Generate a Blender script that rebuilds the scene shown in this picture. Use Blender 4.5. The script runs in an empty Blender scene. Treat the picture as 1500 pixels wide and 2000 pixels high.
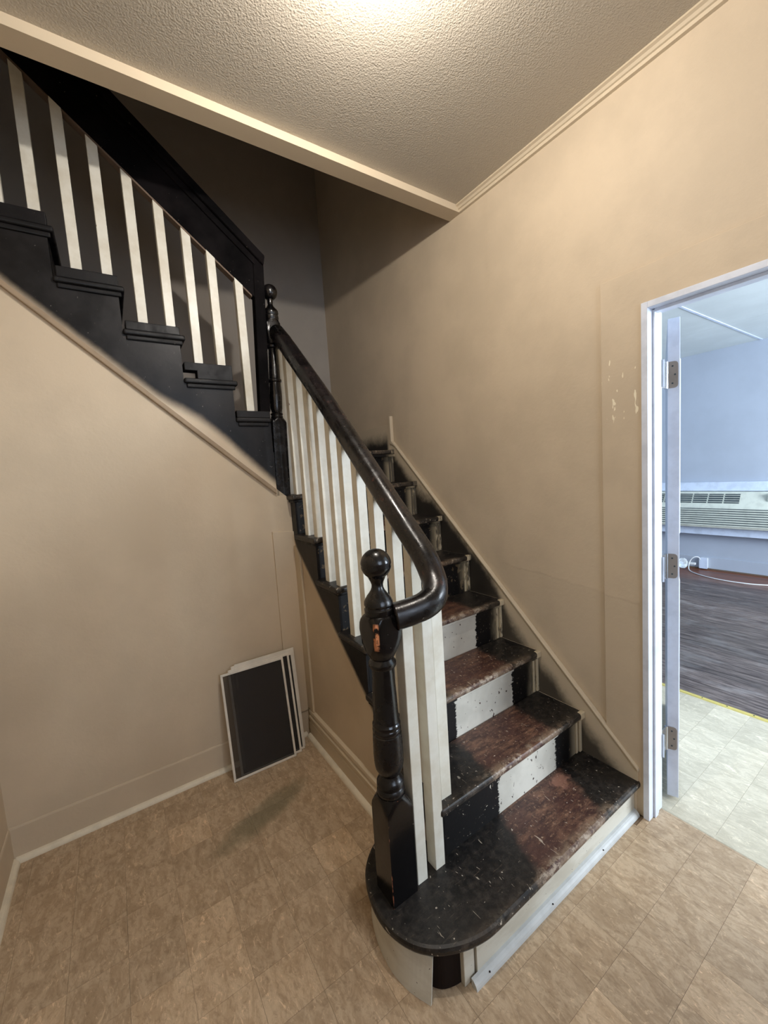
import bpy, bmesh, math, random
from mathutils import Vector, Matrix
random.seed(7)
R = math.radians
sc = bpy.context.scene
COL = sc.collection

# ------------------------------------------------------------------ camera
cam_d = bpy.data.cameras.new('camera')
cam = bpy.data.objects.new('camera', cam_d); COL.objects.link(cam)
cR = Vector((0.82764534, -0.55739079, -0.06571682))
cU = Vector((0.10758063, 0.04263307, 0.99328185))
cF = Vector((0.55084444, 0.82915495, -0.09524952))
m = Matrix((cR, cU, -cF)).transposed().to_4x4()
m.translation = Vector((-1.69813, -0.74035, 1.49033))
cam.matrix_world = m; cam.location = m.translation
cam_d.sensor_fit = 'HORIZONTAL'; cam_d.sensor_width = 36.0
cam_d.lens = 36.0 * 792.317 / 1500.0
cam_d.clip_start = 0.02
sc.camera = cam

# ------------------------------------------------------------------ world, exposure
w = bpy.data.worlds.new('world'); sc.world = w; w.use_nodes = True
w.node_tree.nodes['Background'].inputs[0].default_value = (0.62, 0.76, 1.0, 1)
w.node_tree.nodes['Background'].inputs[1].default_value = 2.2
sc.view_settings.view_transform = 'Standard'; sc.view_settings.look = 'None'
sc.view_settings.exposure = 0.0; sc.view_settings.gamma = 1.0
sc.view_settings.use_curve_mapping = False

def area(name, loc, rot, sx, sy, power, col):
    l = bpy.data.lights.new(name, 'AREA'); l.shape = 'RECTANGLE'; l.size = sx; l.size_y = sy
    l.energy = power; l.color = col
    o = bpy.data.objects.new(name, l); COL.objects.link(o); o.location = loc; o.rotation_euler = rot
    return o
# daylight entering the next room through its window, and the hall through the front window
area('daylight_next_room', (2.4, -2.72, 1.6), (R(90), 0, 0), 2.4, 1.5, 275, (0.80, 0.90, 1.0))
area('daylight_hall', (-1.1, -2.38, 1.75), (R(90), 0, 0), 1.0, 1.3, 16, (0.74, 0.85, 1.0))
LAMP = (-1.02, 0.11, 2.80)

# ------------------------------------------------------------------ material helpers
def s2l(c):
    return tuple(((v / 255) / 12.92 if v / 255 <= .04045 else ((v / 255 + .055) / 1.055) ** 2.4) for v in c) + (1,)
class NT:
    def __init__(s, name, rough=.6, spec=.5):
        s.m = bpy.data.materials.new(name); s.m.use_nodes = True
        s.n = s.m.node_tree.nodes; s.l = s.m.node_tree.links
        s.b = s.n['Principled BSDF']; s.b.inputs['Roughness'].default_value = rough
        s.b.inputs['Specular IOR Level'].default_value = spec
        s.tc = s.n.new('ShaderNodeTexCoord'); s.obj = s.tc.outputs['Object']
        g = s.n.new('ShaderNodeNewGeometry'); s.pos = g.outputs['Position']
        x = s.n.new('ShaderNodeSeparateXYZ'); s.l.new(s.pos, x.inputs[0]); s.X, s.Y, s.Z = x.outputs
    def set(s, inp, v):
        if hasattr(v, 'is_linked') or hasattr(v, 'node'): s.l.new(v, inp)
        else: inp.default_value = v
    def noise(s, scale=5, detail=4, rough=.6, vec=None, stretch=None, dist=0):
        n = s.n.new('ShaderNodeTexNoise'); v = vec if vec is not None else s.pos
        if stretch:
            mp = s.n.new('ShaderNodeMapping'); mp.inputs['Scale'].default_value = stretch
            s.l.new(v, mp.inputs[0]); v = mp.outputs[0]
        s.l.new(v, n.inputs['Vector']); n.inputs['Scale'].default_value = scale
        n.inputs['Detail'].default_value = detail; n.inputs['Roughness'].default_value = rough
        n.inputs['Distortion'].default_value = dist
        return n.outputs['Fac']
    def math(s, op, a, b=0.0, c=None, clamp=False):
        n = s.n.new('ShaderNodeMath'); n.operation = op; n.use_clamp = clamp
        s.set(n.inputs[0], a); s.set(n.inputs[1], b)
        if c is not None: s.set(n.inputs[2], c)
        return n.outputs[0]
    def ss(s, v, lo, hi):                      # smooth step, lo may exceed hi
        n = s.n.new('ShaderNodeMapRange'); n.interpolation_type = 'SMOOTHSTEP'
        if lo <= hi: a, b, t0, t1 = lo, hi, 0, 1
        else: a, b, t0, t1 = hi, lo, 1, 0
        s.set(n.inputs[0], v); n.inputs[1].default_value = a; n.inputs[2].default_value = b
        n.inputs[3].default_value = t0; n.inputs[4].default_value = t1
        return n.outputs[0]
    def mix(s, f, a, b):
        n = s.n.new('ShaderNodeMix'); n.data_type = 'RGBA'
        s.set(n.inputs[0], f); s.set(n.inputs[6], a); s.set(n.inputs[7], b)
        return n.outputs[2]
    def mul(s, a, b): return s.math('MULTIPLY', a, b)
    def mx(s, a, b): return s.math('MAXIMUM', a, b)
    def col(s, c): s.set(s.b.inputs['Base Color'], c); return s.m
    def bump(s, h, strength=.3, dist=.005):
        n = s.n.new('ShaderNodeBump'); n.inputs['Strength'].default_value = strength
        n.inputs['Distance'].default_value = dist; s.l.new(h, n.inputs['Height'])
        s.l.new(n.outputs[0], s.b.inputs['Normal'])
    def rough(s, v): s.set(s.b.inputs['Roughness'], v)
M = {}
WALL = s2l((206, 188, 162))
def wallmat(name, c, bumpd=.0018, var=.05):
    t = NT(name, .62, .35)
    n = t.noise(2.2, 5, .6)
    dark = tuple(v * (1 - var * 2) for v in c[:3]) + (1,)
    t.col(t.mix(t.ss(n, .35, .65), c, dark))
    n2 = t.noise(55, 3, .6); n3 = t.noise(9, 4, .6)
    t.bump(t.math('ADD', n2, t.mul(n3, 1.6)), .35, bumpd)
    return t.m
M['wall'] = wallmat('beige_wall_paint', WALL)
M['wellwall'] = wallmat('grey_stairwell_wall_paint', s2l((176, 168, 158)))  # even grey paint of the stairwell back wall
M['trim'] = wallmat('beige_trim_paint', s2l((204, 188, 162)), .0008, .03)
M['bluewall'] = wallmat('blue_grey_wall', s2l((178, 187, 201)), .0008, .03)
M['farceil'] = wallmat('pale_ceiling_panel', s2l((214, 222, 222)), .0006, .04)
def m_wallr():
    t = NT('beige_wall_paint_with_flecks', .60, .35)
    dark = tuple(v * .88 for v in WALL[:3]) + (1,)
    c = t.mix(t.ss(t.noise(2.0, 5, .6), .35, .65), WALL, dark)
    reg = t.mul(t.mul(t.ss(t.Y, .17, .12), t.ss(t.Z, 1.60, 1.66)), t.ss(t.Z, 1.92, 1.86))
    fl = t.mul(reg, t.ss(t.noise(34, 2, .5, stretch=(1, 1.6, .55)), .66, .68))
    c = t.mix(fl, c, s2l((236, 226, 200)))
    # old filler repair with a raised rim low on the wall
    lo = t.math('ADD', t.mul(t.math('SUBTRACT', t.Z, .93), 1.0), t.mul(t.Y, -.10))
    rim = t.mul(t.ss(t.math('ADD', lo, t.mul(t.noise(6, 4, .6), .05)), -.008, .006), t.ss(t.Y, .75, .70))
    c = t.mix(t.mul(t.math('SUBTRACT', 1.0, rim), t.mul(t.ss(t.Y, .75, .70), .10)), c, s2l((170, 155, 132)))
    h = t.math('ADD', t.math('ADD', t.noise(55, 3, .6), t.mul(t.noise(9, 4, .6), 1.6)), t.mul(rim, .8))
    t.bump(h, .4, .0022)
    return t.col(c)
M['wallr'] = m_wallr()
def m_ceiling():
    t = NT('stippled_ceiling_paint', .42, .5)
    t.col(s2l((184, 175, 160)))
    v = t.n.new('ShaderNodeTexVoronoi'); v.feature = 'SMOOTH_F1'; v.inputs['Scale'].default_value = 190
    t.l.new(t.pos, v.inputs['Vector'])
    n = t.noise(130, 3, .6)
    t.bump(t.math('ADD', v.outputs['Distance'], n), .5, .0022)
    return t.m
M['ceiling'] = m_ceiling()
def flat(name, c, rough=.5, spec=.5, metal=0, bumpv=0):
    t = NT(name, rough, spec); n = t.noise(12, 4, .6)
    d = tuple(v * .86 for v in c[:3]) + (1,)
    t.col(t.mix(t.ss(n, .4, .7), c, d)); t.b.inputs['Metallic'].default_value = metal
    if bumpv: t.bump(t.noise(40, 3, .6), .3, bumpv)
    return t.m
M['white'] = flat('white_gloss_paint', s2l((220, 226, 238)), .38, .5, 0, .0006)
M['shoe'] = flat('cream_quarter_round', s2l((226, 215, 192)), .5, .4, 0, .0006)
M['greyshoe'] = flat('grey_white_quarter_round', s2l((196, 197, 194)), .5, .4, 0, .0008)
M['mould'] = flat('tan_moulding_paint', s2l((160, 140, 116)), .6, .3)
M['dark'] = flat('dark_wood_and_void_shade', s2l((28, 18, 14)), .8, .2)
M['plastic'] = flat('ivory_plastic', s2l((216, 220, 208)), .4, .5)
M['slot'] = flat('dark_slot', s2l((70, 80, 84)), .6, .3)
M['bluetrim'] = flat('pale_blue_white_trim', s2l((214, 226, 246)), .45, .5)
M['hinge'] = flat('satin_nickel', s2l((158, 150, 142)), .38, .5, .25)
M['steel'] = flat('bright_steel', s2l((200, 204, 208)), .25, .5, .95)
M['brass'] = flat('pale_brass_strip', s2l((224, 206, 120)), .4, .5, .3)
M['outlet'] = flat('white_plastic', s2l((232, 236, 238)), .35, .5)
M['alu'] = flat('white_enamelled_frame', s2l((226, 218, 204)), .4, .5)
M['rawedge'] = flat('bare_wood_edge', s2l((112, 94, 80)), .6, .3)

def m_baluster():
    t = NT('cream_gloss_baluster_paint', .38, .5)
    n = t.noise(7, 5, .65); c = t.mix(t.ss(n, .35, .7), s2l((230, 227, 214)), s2l((212, 205, 187)))
    chip = t.ss(t.noise(26, 4, .7, stretch=(1, 1, .35)), .745, .765)
    c = t.mix(chip, c, s2l((120, 84, 56)))
    sp = t.ss(t.noise(160, 2, .5), .80, .83); c = t.mix(sp, c, s2l((70, 60, 50)))
    t.bump(t.noise(45, 4, .6, stretch=(1, 1, .2)), .3, .0012)
    return t.col(c)
M['baluster'] = m_baluster()

def m_black(name, chips=.70, wear=None, rough=.22, brown=(128, 78, 50), spec=.55):
    t = NT(name, rough, spec)
    n = t.noise(6, 5, .6); c = t.mix(t.ss(n, .4, .7), s2l((9, 8, 9)), s2l((22, 19, 20)))
    ch = t.ss(t.noise(24, 4, .7), chips, chips + .02)
    c = t.mix(ch, c, s2l(brown))
    sp = t.ss(t.noise(110, 3, .55), .735, .76); c = t.mix(t.mul(sp, .7), c, s2l((150, 142, 130)))
    r = t.mix(t.ss(t.noise(14, 5, .7), .35, .75), (rough,) * 3 + (1,), (min(1, rough + .28),) * 3 + (1,))
    t.rough(r)
    if wear: c = wear(t, c)
    t.bump(t.math('ADD', t.noise(38, 4, .6), t.mul(ch, -1.0)), .35, .0018)
    return t.col(c)
M['newel'] = m_black('black_gloss_newel_paint', .735, None, .16, (176, 108, 70))
def railwear(t, c):
    # worn-through patches on the handrail
    n = t.noise(17, 6, .72)
    up = t.ss(t.Z, 1.5, 1.62)
    a = t.ss(n, .63, .66); c = t.mix(t.mul(a, .8), c, s2l((70, 40, 32)))
    a2 = t.ss(t.noise(31, 5, .7), .70, .72); c = t.mix(t.mul(a2, up), c, s2l((150, 132, 116)))
    sh = t.ss(t.noise(4, 3, .6), .4, .65); return t.mix(t.mul(sh, .4), c, s2l((48, 38, 37)))
M['rail'] = m_black('worn_black_handrail_paint', .74, railwear, .20, (150, 88, 62))
M['black'] = m_black('black_paint', .80, None, .42, spec=.3)
M['upblack'] = m_black('black_rail_board_paint', .84, None, .7, spec=.06)

def m_tread(first=False):
    t = NT('worn_stair_tread_first' if first else 'worn_stair_tread', .45, .5)
    o = t.n.new('ShaderNodeSeparateXYZ'); t.l.new(t.obj, o.inputs[0]); oy = o.outputs[1]
    n = t.noise(9, 6, .7); nf = t.noise(42, 6, .75)
    blk = t.mix(t.ss(nf, .40, .78), s2l((12, 11, 11)), s2l((54, 48, 43)))
    gr = t.noise(26, 7, .78, stretch=(.45, 1.5, 1))
    brn = t.mix(t.ss(gr, .40, .66), s2l((58, 37, 33)), s2l((116, 84, 66)))
    brn = t.mix(t.mul(t.ss(t.noise(4.5, 5, .65), .42, .62), .8), brn, s2l((66, 40, 36)))
    brn = t.mix(t.mul(t.ss(t.noise(75, 4, .7), .56, .66), .5), brn, s2l((150, 120, 96)))
    x = t.math('ADD', t.X, t.mul(t.math('SUBTRACT', n, .5), .10))
    if first: x = t.math('SUBTRACT', x, t.mul(t.math('SUBTRACT', t.Y, .15), .35))
    lo = t.ss(x, -.645, -.60); hi = t.ss(x, -.215, -.265)
    c = t.mix(t.mul(lo, hi), blk, brn)
    # scuffed, paler front edge
    mid = t.mul(t.ss(x, -.72, -.60), t.ss(x, -.08, -.25)); mid = t.math('ADD', t.mul(mid, .85), .15)
    e = t.mul(t.ss(oy, .05, .008), mid); e = t.mul(e, t.ss(t.noise(16, 5, .7), .42, .62))
    c = t.mix(t.mul(e, .75), c, s2l((132, 112, 92)))
    sp = t.ss(t.noise(60, 3, .6, stretch=(1, 1, 1)), .685, .70); c = t.mix(t.mul(sp, .8), c, s2l((196, 186, 170)))
    sp2 = t.ss(t.noise(14, 3, .55), .735, .755); c = t.mix(t.mul(sp2, .7), c, s2l((172, 164, 150)))
    # short pale scratches and paint drips
    scr = t.noise(48, 2, .5, stretch=(2.6, .5, 1), dist=.6)
    c = t.mix(t.mul(t.ss(scr, .715, .73), .7), c, s2l((188, 176, 158)))
    fr = t.mul(t.ss(oy, .035, .0), t.ss(t.noise(30, 5, .75), .50, .60)); c = t.mix(t.mul(t.mul(fr, mid), .8), c, s2l((170, 156, 138)))
    if first:    # bare salmon-coloured patch by the riser
        px = t.math('DIVIDE', t.math('ADD', t.X, .262), .06); py = t.math('DIVIDE', t.math('SUBTRACT', t.Y, .215), .05)
        q = t.math('ADD', t.math('ADD', t.mul(px, px), t.mul(py, py)), t.mul(t.math('SUBTRACT', t.noise(28, 4, .7), .5), 3.0))
        c = t.mix(t.mul(t.ss(q, .9, .1), .6), c, s2l((150, 108, 90)))
    # beige corner of each tread at the wall
    if not first: c = t.mix(t.ss(t.X, -.030, -.026), c, WALL)
    sc2 = t.ss(t.noise(60, 5, .7, stretch=(.25, 2.2, 1)), .60, .72); c = t.mix(t.mul(sc2, .25), c, s2l((150, 130, 112)))
    t.rough(t.mix(nf, (.28,) * 3 + (1,), (.62,) * 3 + (1,)))
    t.bump(t.math('ADD', nf, t.mul(n, 2)), .4, .002)
    return t.col(c)
M['tread'] = m_tread(); M['tread1'] = m_tread(True)
def m_riser():
    t = NT('riser_black_ends_white_middle', .55, .3)
    n = t.mul(t.math('SUBTRACT', t.noise(30, 5, .75, stretch=(.5, .5, 2.2)), .5), .06)
    x = t.math('ADD', t.X, n)
    wmask = t.mul(t.ss(x, -.590, -.584), t.ss(x, -.212, -.218))
    wmask = t.mul(wmask, t.ss(t.Y, .80, .78))
    blk = t.mix(t.ss(t.noise(70, 3, .6), .66, .70), s2l((12, 10, 10)), s2l((110, 98, 84)))
    hi = t.mul(t.ss(t.noise(22, 3, .6), .60, .63), t.ss(t.Y, .80, .95)); blk = t.mix(t.mul(hi, .35), blk, s2l((150, 128, 96)))
    blk = t.mix(t.mul(t.mul(t.ss(t.X, -.115, -.045), t.ss(t.noise(9, 4, .6, stretch=(1, 1, .4)), .30, .60)), .75), blk, s2l((186, 170, 140)))
    dr = t.mul(t.mul(t.ss(t.X, -.60, -.63), t.ss(t.X, -.80, -.76)), t.mul(t.ss(t.Y, .30, .29), t.ss(t.noise(34, 2, .5, stretch=(1.0, 1, 1.5), dist=.8), .675, .69)))
    blk = t.mix(t.mul(dr, .9), blk, s2l((196, 188, 172)))
    wh = t.mix(t.ss(t.noise(5, 3, .6), .4, .6), s2l((208, 204, 192)), s2l((192, 188, 176)))
    wh = t.mix(t.ss(t.noise(44, 3, .6, stretch=(1.3, 1, .8)), .665, .685), wh, s2l((62, 44, 38)))
    t.bump(t.noise(45, 4, .6), .3, .0015)
    return t.col(t.mix(wmask, blk, wh))
M['riser'] = m_riser()
def m_riser1():
    t = NT('grey_white_riser_paint', .5, .4)
    c = t.mix(t.ss(t.noise(5, 4, .6, stretch=(1, 1, 3)), .4, .65), s2l((204, 200, 186)), s2l((188, 182, 166)))
    c = t.mix(t.ss(t.noise(70, 2, .6), .72, .75), c, s2l((80, 66, 54)))
    t.bump(t.noise(30, 4, .6, stretch=(1, 1, .2)), .3, .0012)
    return t.col(c)
M['riser1'] = m_riser1()
def m_skirt():
    t = NT('skirtboard_beige_with_black_overspray', .5, .4)
    cap = t.math('ADD', t.mul(t.math('SUBTRACT', t.Y, .021), .937), .20)
    d = t.math('SUBTRACT', cap, t.Z)
    n = t.mul(t.math('SUBTRACT', t.noise(11, 5, .7), .5), .12)
    thr = t.math('ADD', t.mul(t.ss(t.Y, .78, .62), .115), t.mul(t.ss(t.Y, 1.12, 1.4), .085))
    k = t.math('ADD', t.math('SUBTRACT', d, thr), n)
    f = t.mul(t.ss(k, -.05, .065), t.math('ADD', t.mul(t.ss(t.Y, .60, .85), .1), .88))
    return t.col(t.mix(f, s2l((200, 184, 158)), s2l((30, 27, 25))))
M['skirt'] = m_skirt()
def m_stop():
    t = NT('stair_corner_stop_beige_blackened', .5, .4)
    f = t.ss(t.math('ADD', t.mul(t.noise(22, 4, .7, stretch=(1, 1, .4)), .9), t.mul(t.Y, .22)), .62, .74)
    return t.col(t.mix(t.mul(f, .85), s2l((196, 180, 150)), s2l((40, 34, 30))))
M['stop'] = m_stop()
def m_landbase():
    t = NT('landing_baseboard_overspray', .5, .4)
    n = t.mul(t.math('SUBTRACT', t.noise(9, 5, .7), .5), .10)
    f = t.ss(t.math('ADD', t.Z, n), 1.79, 1.68); f = t.mul(f, t.ss(t.Y, 1.665, 1.70))
    return t.col(t.mix(f, s2l((200, 184, 158)), s2l((30, 27, 25))))
M['landbase'] = m_landbase()
def m_upstring():
    t = NT('upper_stringer_black_fading_to_beige', .42, .28)
    line = t.math('ADD', t.mul(t.math('ADD', t.X, .97), -.882), 1.455)
    d = t.math('SUBTRACT', t.Z, line)
    cr = t.n.new('ShaderNodeFloatCurve'); cv = cr.mapping.curves[0]
    pts = [(-2.2, -.02), (-1.75, -.02), (-1.5, -.01), (-1.35, .028), (-1.25, .045), (-1.1, .030), (-.95, .012)]
    while len(cv.points) < len(pts): cv.points.new(0, 0)
    for p, (x, v) in zip(cv.points, pts): p.location = ((x + 2.2) / 1.4, .3 + v * 8)
    cr.mapping.update()
    t.l.new(t.math('DIVIDE', t.math('ADD', t.X, 2.2), 1.4), cr.inputs['Value'])
    thr = t.mul(t.math('SUBTRACT', cr.outputs[0], .3), .125)
    n = t.mul(t.math('SUBTRACT', t.noise(14, 5, .7), .5), .02)
    f = t.ss(t.math('ADD', t.math('SUBTRACT', d, thr), n), -.012, .060)
    nb = t.ss(t.noise(5, 6, .6), .35, .75)
    blk = t.mix(nb, s2l((14, 13, 14)), s2l((33, 31, 31)))
    sp = t.ss(t.noise(75, 3, .6), .72, .74); blk = t.mix(t.mul(sp, .6), blk, s2l((130, 126, 120)))
    t.rough(t.mix(nb, (.3,) * 3 + (1,), (.5,) * 3 + (1,)))
    t.bump(t.noise(25, 5, .65), .3, .002)
    return t.col(t.mix(f, WALL, blk))
M['upstring'] = m_upstring()
def m_lowstring():
    t = NT('lower_stringer_black_fading_to_beige', .45, .28)
    line = t.math('ADD', t.mul(t.math('SUBTRACT', t.Y, .645), .872), .437)
    d = t.math('SUBTRACT', t.Z, line)
    n = t.mul(t.math('SUBTRACT', t.noise(14, 5, .7), .5), .018)
    st = t.mul(t.ss(t.Y, 1.38, 1.56), .20)
    f = t.ss(t.math('SUBTRACT', t.math('ADD', d, n), st), -.004, .045)
    blk = t.mix(t.ss(t.noise(6, 6, .65), .35, .75), s2l((16, 14, 14)), s2l((36, 32, 30)))
    sp = t.ss(t.noise(75, 3, .6), .72, .74); blk = t.mix(t.mul(sp, .6), blk, s2l((140, 132, 120)))
    t.bump(t.noise(25, 5, .65), .3, .002)
    return t.col(t.mix(f, WALL, blk))
M['lowstring'] = m_lowstring()
def m_tile(name, a, b, dark, cool=False):
    t = NT(name, .42, .4)
    oi = t.n.new('ShaderNodeObjectInfo'); rnd = oi.outputs['Random']
    sh = t.n.new('ShaderNodeVectorMath'); sh.operation = 'ADD'
    cmb = t.n.new('ShaderNodeCombineXYZ'); t.l.new(t.mul(rnd, 37.0), cmb.inputs[0]); t.l.new(t.mul(rnd, 11.0), cmb.inputs[1])
    t.l.new(t.pos, sh.inputs[0]); t.l.new(cmb.outputs[0], sh.inputs[1]); v = sh.outputs[0]
    n1 = t.noise(12, 8, .72, vec=v, dist=1.2, stretch=(1.7, .7, 1)); n2 = t.noise(46, 6, .75, vec=v, dist=.8, stretch=(1.4, .8, 1))
    c = t.mix(t.ss(n1, .40, .60), a, b)
    c = t.mix(t.mul(t.ss(n2, .45, .70), .55), c, dark)
    ve = t.ss(t.noise(24, 8, .82, vec=v, dist=1.4, stretch=(1.7, .7, 1)), .55, .63); c = t.mix(t.mul(ve, .7), c, tuple(min(1, q * 1.45) for q in a[:3]) + (1,))
    k = t.math('ADD', t.math('ADD', t.mul(rnd, .08), t.mul(t.ss(t.math('FRACT', t.mul(rnd, 7.3)), .82, .84), .06 if cool else .19)), .90)
    hs = t.n.new('ShaderNodeHueSaturation'); t.set(hs.inputs['Value'], k); t.set(hs.inputs['Color'], c); c = hs.outputs[0]
    if not cool:      # old green-grey stain near the screens
        dx = t.math('ADD', t.X, 1.28); dy = t.math('SUBTRACT', t.Y, 1.02)
        uu = t.math('ADD', t.mul(dx, .93), t.mul(dy, .36)); vv = t.math('SUBTRACT', t.mul(dy, .93), t.mul(dx, .36))
        q = t.math('ADD', t.math('POWER', t.math('ABSOLUTE', t.math('DIVIDE', uu, .26)), 2.0), t.math('POWER', t.math('ABSOLUTE', t.math('DIVIDE', vv, .07)), 2.0))
        q = t.math('ADD', q, t.mul(t.math('SUBTRACT', t.noise(13, 5, .7), .5), 1.6))
        c = t.mix(t.mul(t.ss(q, 1.3, .1), .6), c, s2l((98, 97, 74)))
    t.rough(t.mix(n2, (.34,) * 3 + (1,), (.55,) * 3 + (1,)))
    t.bump(n2, .25, .0015)
    return t.col(c)
M['tile'] = m_tile('tan_stone_vinyl_tile', s2l((194, 171, 142)), s2l((174, 150, 121)), s2l((132, 109, 84)))
M['tile2'] = m_tile('pale_stone_vinyl_tile', s2l((208, 200, 178)), s2l((192, 184, 162)), s2l((176, 168, 146)), True)
M['grout'] = flat('vinyl_joint', s2l((126, 104, 82)), .7, .2)
def m_plank():
    t = NT('dark_worn_floor_plank', .36, .5)
    oi = t.n.new('ShaderNodeObjectInfo'); rnd = oi.outputs['Random']
    n = t.noise(16, 7, .7, stretch=(3.5, .28, 1)); n2 = t.noise(5, 4, .6, stretch=(1.2, .7, 1))
    c = t.mix(t.ss(n, .35, .68), s2l((54, 42, 40)), s2l((128, 116, 110)))
    c = t.mix(t.mul(t.ss(n2, .5, .7), .4), c, s2l((150, 146, 144)))
    c = t.mix(t.ss(t.X, 3.6, 4.3), c, s2l((112, 66, 44)))
    hs = t.n.new('ShaderNodeHueSaturation'); t.set(hs.inputs['Value'], t.math('ADD', t.mul(rnd, .5), .72)); t.set(hs.inputs['Color'], c)
    t.bump(n, .3, .002)
    return t.col(hs.outputs[0])
M['plank'] = m_plank()
def m_mesh():
    t = NT('dark_insect_mesh', .8, .2); t.col(s2l((66, 62, 59)))
    tr = t.n.new('ShaderNodeBsdfTransparent'); mx = t.n.new('ShaderNodeMixShader')
    mx.inputs[0].default_value = .48; out = t.n['Material Output']
    t.l.new(tr.outputs[0], mx.inputs[1]); t.l.new(t.b.outputs[0], mx.inputs[2]); t.l.new(mx.outputs[0], out.inputs[0])
    return t.m
M['mesh'] = m_mesh()
def m_glass():
    t = NT('clear_glass_knob', .05, .5); t.b.inputs['Transmission Weight'].default_value = .75
    t.b.inputs['Base Color'].default_value = (.9, .96, .98, 1); return t.m
M['glass'] = m_glass()
def m_lamp():
    t = NT('frosted_lamp_dome', .4); t.b.inputs['Emission Color'].default_value = (1, .86, .68, 1)
    t.b.inputs['Emission Strength'].default_value = 3; t.b.inputs['Base Color'].default_value = (.9, .88, .84, 1)
    return t.m
M['lamp'] = m_lamp()

# ------------------------------------------------------------------ mesh helpers
def link(name, me, mat, parent=None, label=None, loc=None):
    o = bpy.data.objects.new(name, me); COL.objects.link(o)
    if mat and not me.materials: me.materials.append(mat)
    if loc: o.location = loc
    if parent: o.parent = parent
    if label: o['label'] = label
    return o
def thing(name, label, cat, loc=(0, 0, 0), rz=0, group=None):
    o = bpy.data.objects.new(name, None); COL.objects.link(o); o.empty_display_size = .1
    o.location = loc; o.rotation_euler = (0, 0, rz); o['label'] = label; o['category'] = cat
    if group: o['group'] = group
    return o
def tag(o, label, cat, group=None):
    o['label'] = label; o['category'] = cat
    if group: o['group'] = group
    return o
def struct(o, label=None):
    o['kind'] = 'structure'
    if label: o['label'] = label; o['category'] = o.name.split('_')[0]
    return o
def bm_box(bm, x0, x1, y0, y1, z0, z1):
    vs = [bm.verts.new((x, y, z)) for z in (z0, z1) for x, y in ((x0, y0), (x1, y0), (x1, y1), (x0, y1))]
    for f in ((3, 2, 1, 0), (4, 5, 6, 7), (0, 1, 5, 4), (1, 2, 6, 5), (2, 3, 7, 6), (3, 0, 4, 7)):
        bm.faces.new([vs[i] for i in f])
def done(bm, name, mat, parent=None, bev=0, seg=2, smooth=False, label=None, origin=None):
    bmesh.ops.recalc_face_normals(bm, faces=bm.faces[:])
    if bev:
        es = [e for e in bm.edges if len(e.link_faces) == 2 and e.calc_face_angle(0) > .5]
        bmesh.ops.bevel(bm, geom=es, offset=bev, segments=seg, affect='EDGES', profile=.5)
    if origin: bmesh.ops.translate(bm, verts=bm.verts[:], vec=-Vector(origin))
    me = bpy.data.meshes.new(name); bm.to_mesh(me); bm.free()
    if smooth:
        for p in me.polygons: p.use_smooth = True
    return link(name, me, mat, parent, label, origin)
def box(name, x0, x1, y0, y1, z0, z1, mat, parent=None, bev=0, label=None, origin=None, seg=2):
    bm = bmesh.new(); bm_box(bm, min(x0, x1), max(x0, x1), min(y0, y1), max(y0, y1), min(z0, z1), max(z0, z1))
    return done(bm, name, mat, parent, bev, seg, False, label, origin)
def bm_prism(bm, pts, ax, a, b):
    # pts: 2-D polygon in the plane across axis ax (0:x -> (y,z), 1:y -> (x,z), 2:z -> (x,y))
    def P(p, v):
        return (v, p[0], p[1]) if ax == 0 else ((p[0], v, p[1]) if ax == 1 else (p[0], p[1], v))
    A = [bm.verts.new(P(p, a)) for p in pts]; B = [bm.verts.new(P(p, b)) for p in pts]
    n = len(pts); bm.faces.new(A); bm.faces.new(B[::-1])
    for i in range(n): bm.faces.new((A[i], B[i], B[(i + 1) % n], A[(i + 1) % n]))
def prism(name, pts, ax, a, b, mat, parent=None, bev=0, label=None, smooth=False, origin=None):
    bm = bmesh.new(); bm_prism(bm, pts, ax, a, b)
    return done(bm, name, mat, parent, bev, 2, smooth, label, origin)
def sweep(name, path, prof, mat, parent=None, up=Vector((0, 0, 1)), label=None, smooth=True, closed=True):
    # sweep closed 2-D profile (side, up) along 3-D path
    bm = bmesh.new(); rings = []; P = [Vector(p) for p in path]
    for i, p in enumerate(P):
        t = (P[min(i + 1, len(P) - 1)] - P[max(i - 1, 0)]).normalized()
        s = t.cross(up).normalized(); u = s.cross(t).normalized()
        rings.append([bm.verts.new(p + s * a + u * b) for a, b in prof])
    n = len(prof)
    for i in range(len(P) - 1):
        for j in range(n):
            bm.faces.new((rings[i][j], rings[i][(j + 1) % n], rings[i + 1][(j + 1) % n], rings[i + 1][j]))
    if closed: bm.faces.new(rings[0][::-1]); bm.faces.new(rings[-1])
    return done(bm, name, mat, parent, 0, 2, smooth, label)
def circ(r, n=8): return [(r * math.cos(2 * math.pi * i / n), r * math.sin(2 * math.pi * i / n)) for i in range(n)]
def catmull(pts, k=8):
    P = [Vector(p) for p in pts]; P = [P[0]] + P + [P[-1]]; out = []
    for i in range(1, len(P) - 2):
        for s in range(k):
            t = s / k; a, b, c, d = P[i - 1:i + 3]
            out.append(.5 * ((2 * b) + (-a + c) * t + (2 * a - 5 * b + 4 * c - d) * t * t + (-a + 3 * b - 3 * c + d) * t ** 3))
    out.append(P[-2]); return out

LX, BY, FY, HC = -2.195, 1.43, 2.53, 2.872      # left wall, wall under the upper stairs, stairwell back wall, ceiling
RX0, RX1 = 0.0, 0.10                            # wall between hall and next room
WTOP = 5.3

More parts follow.
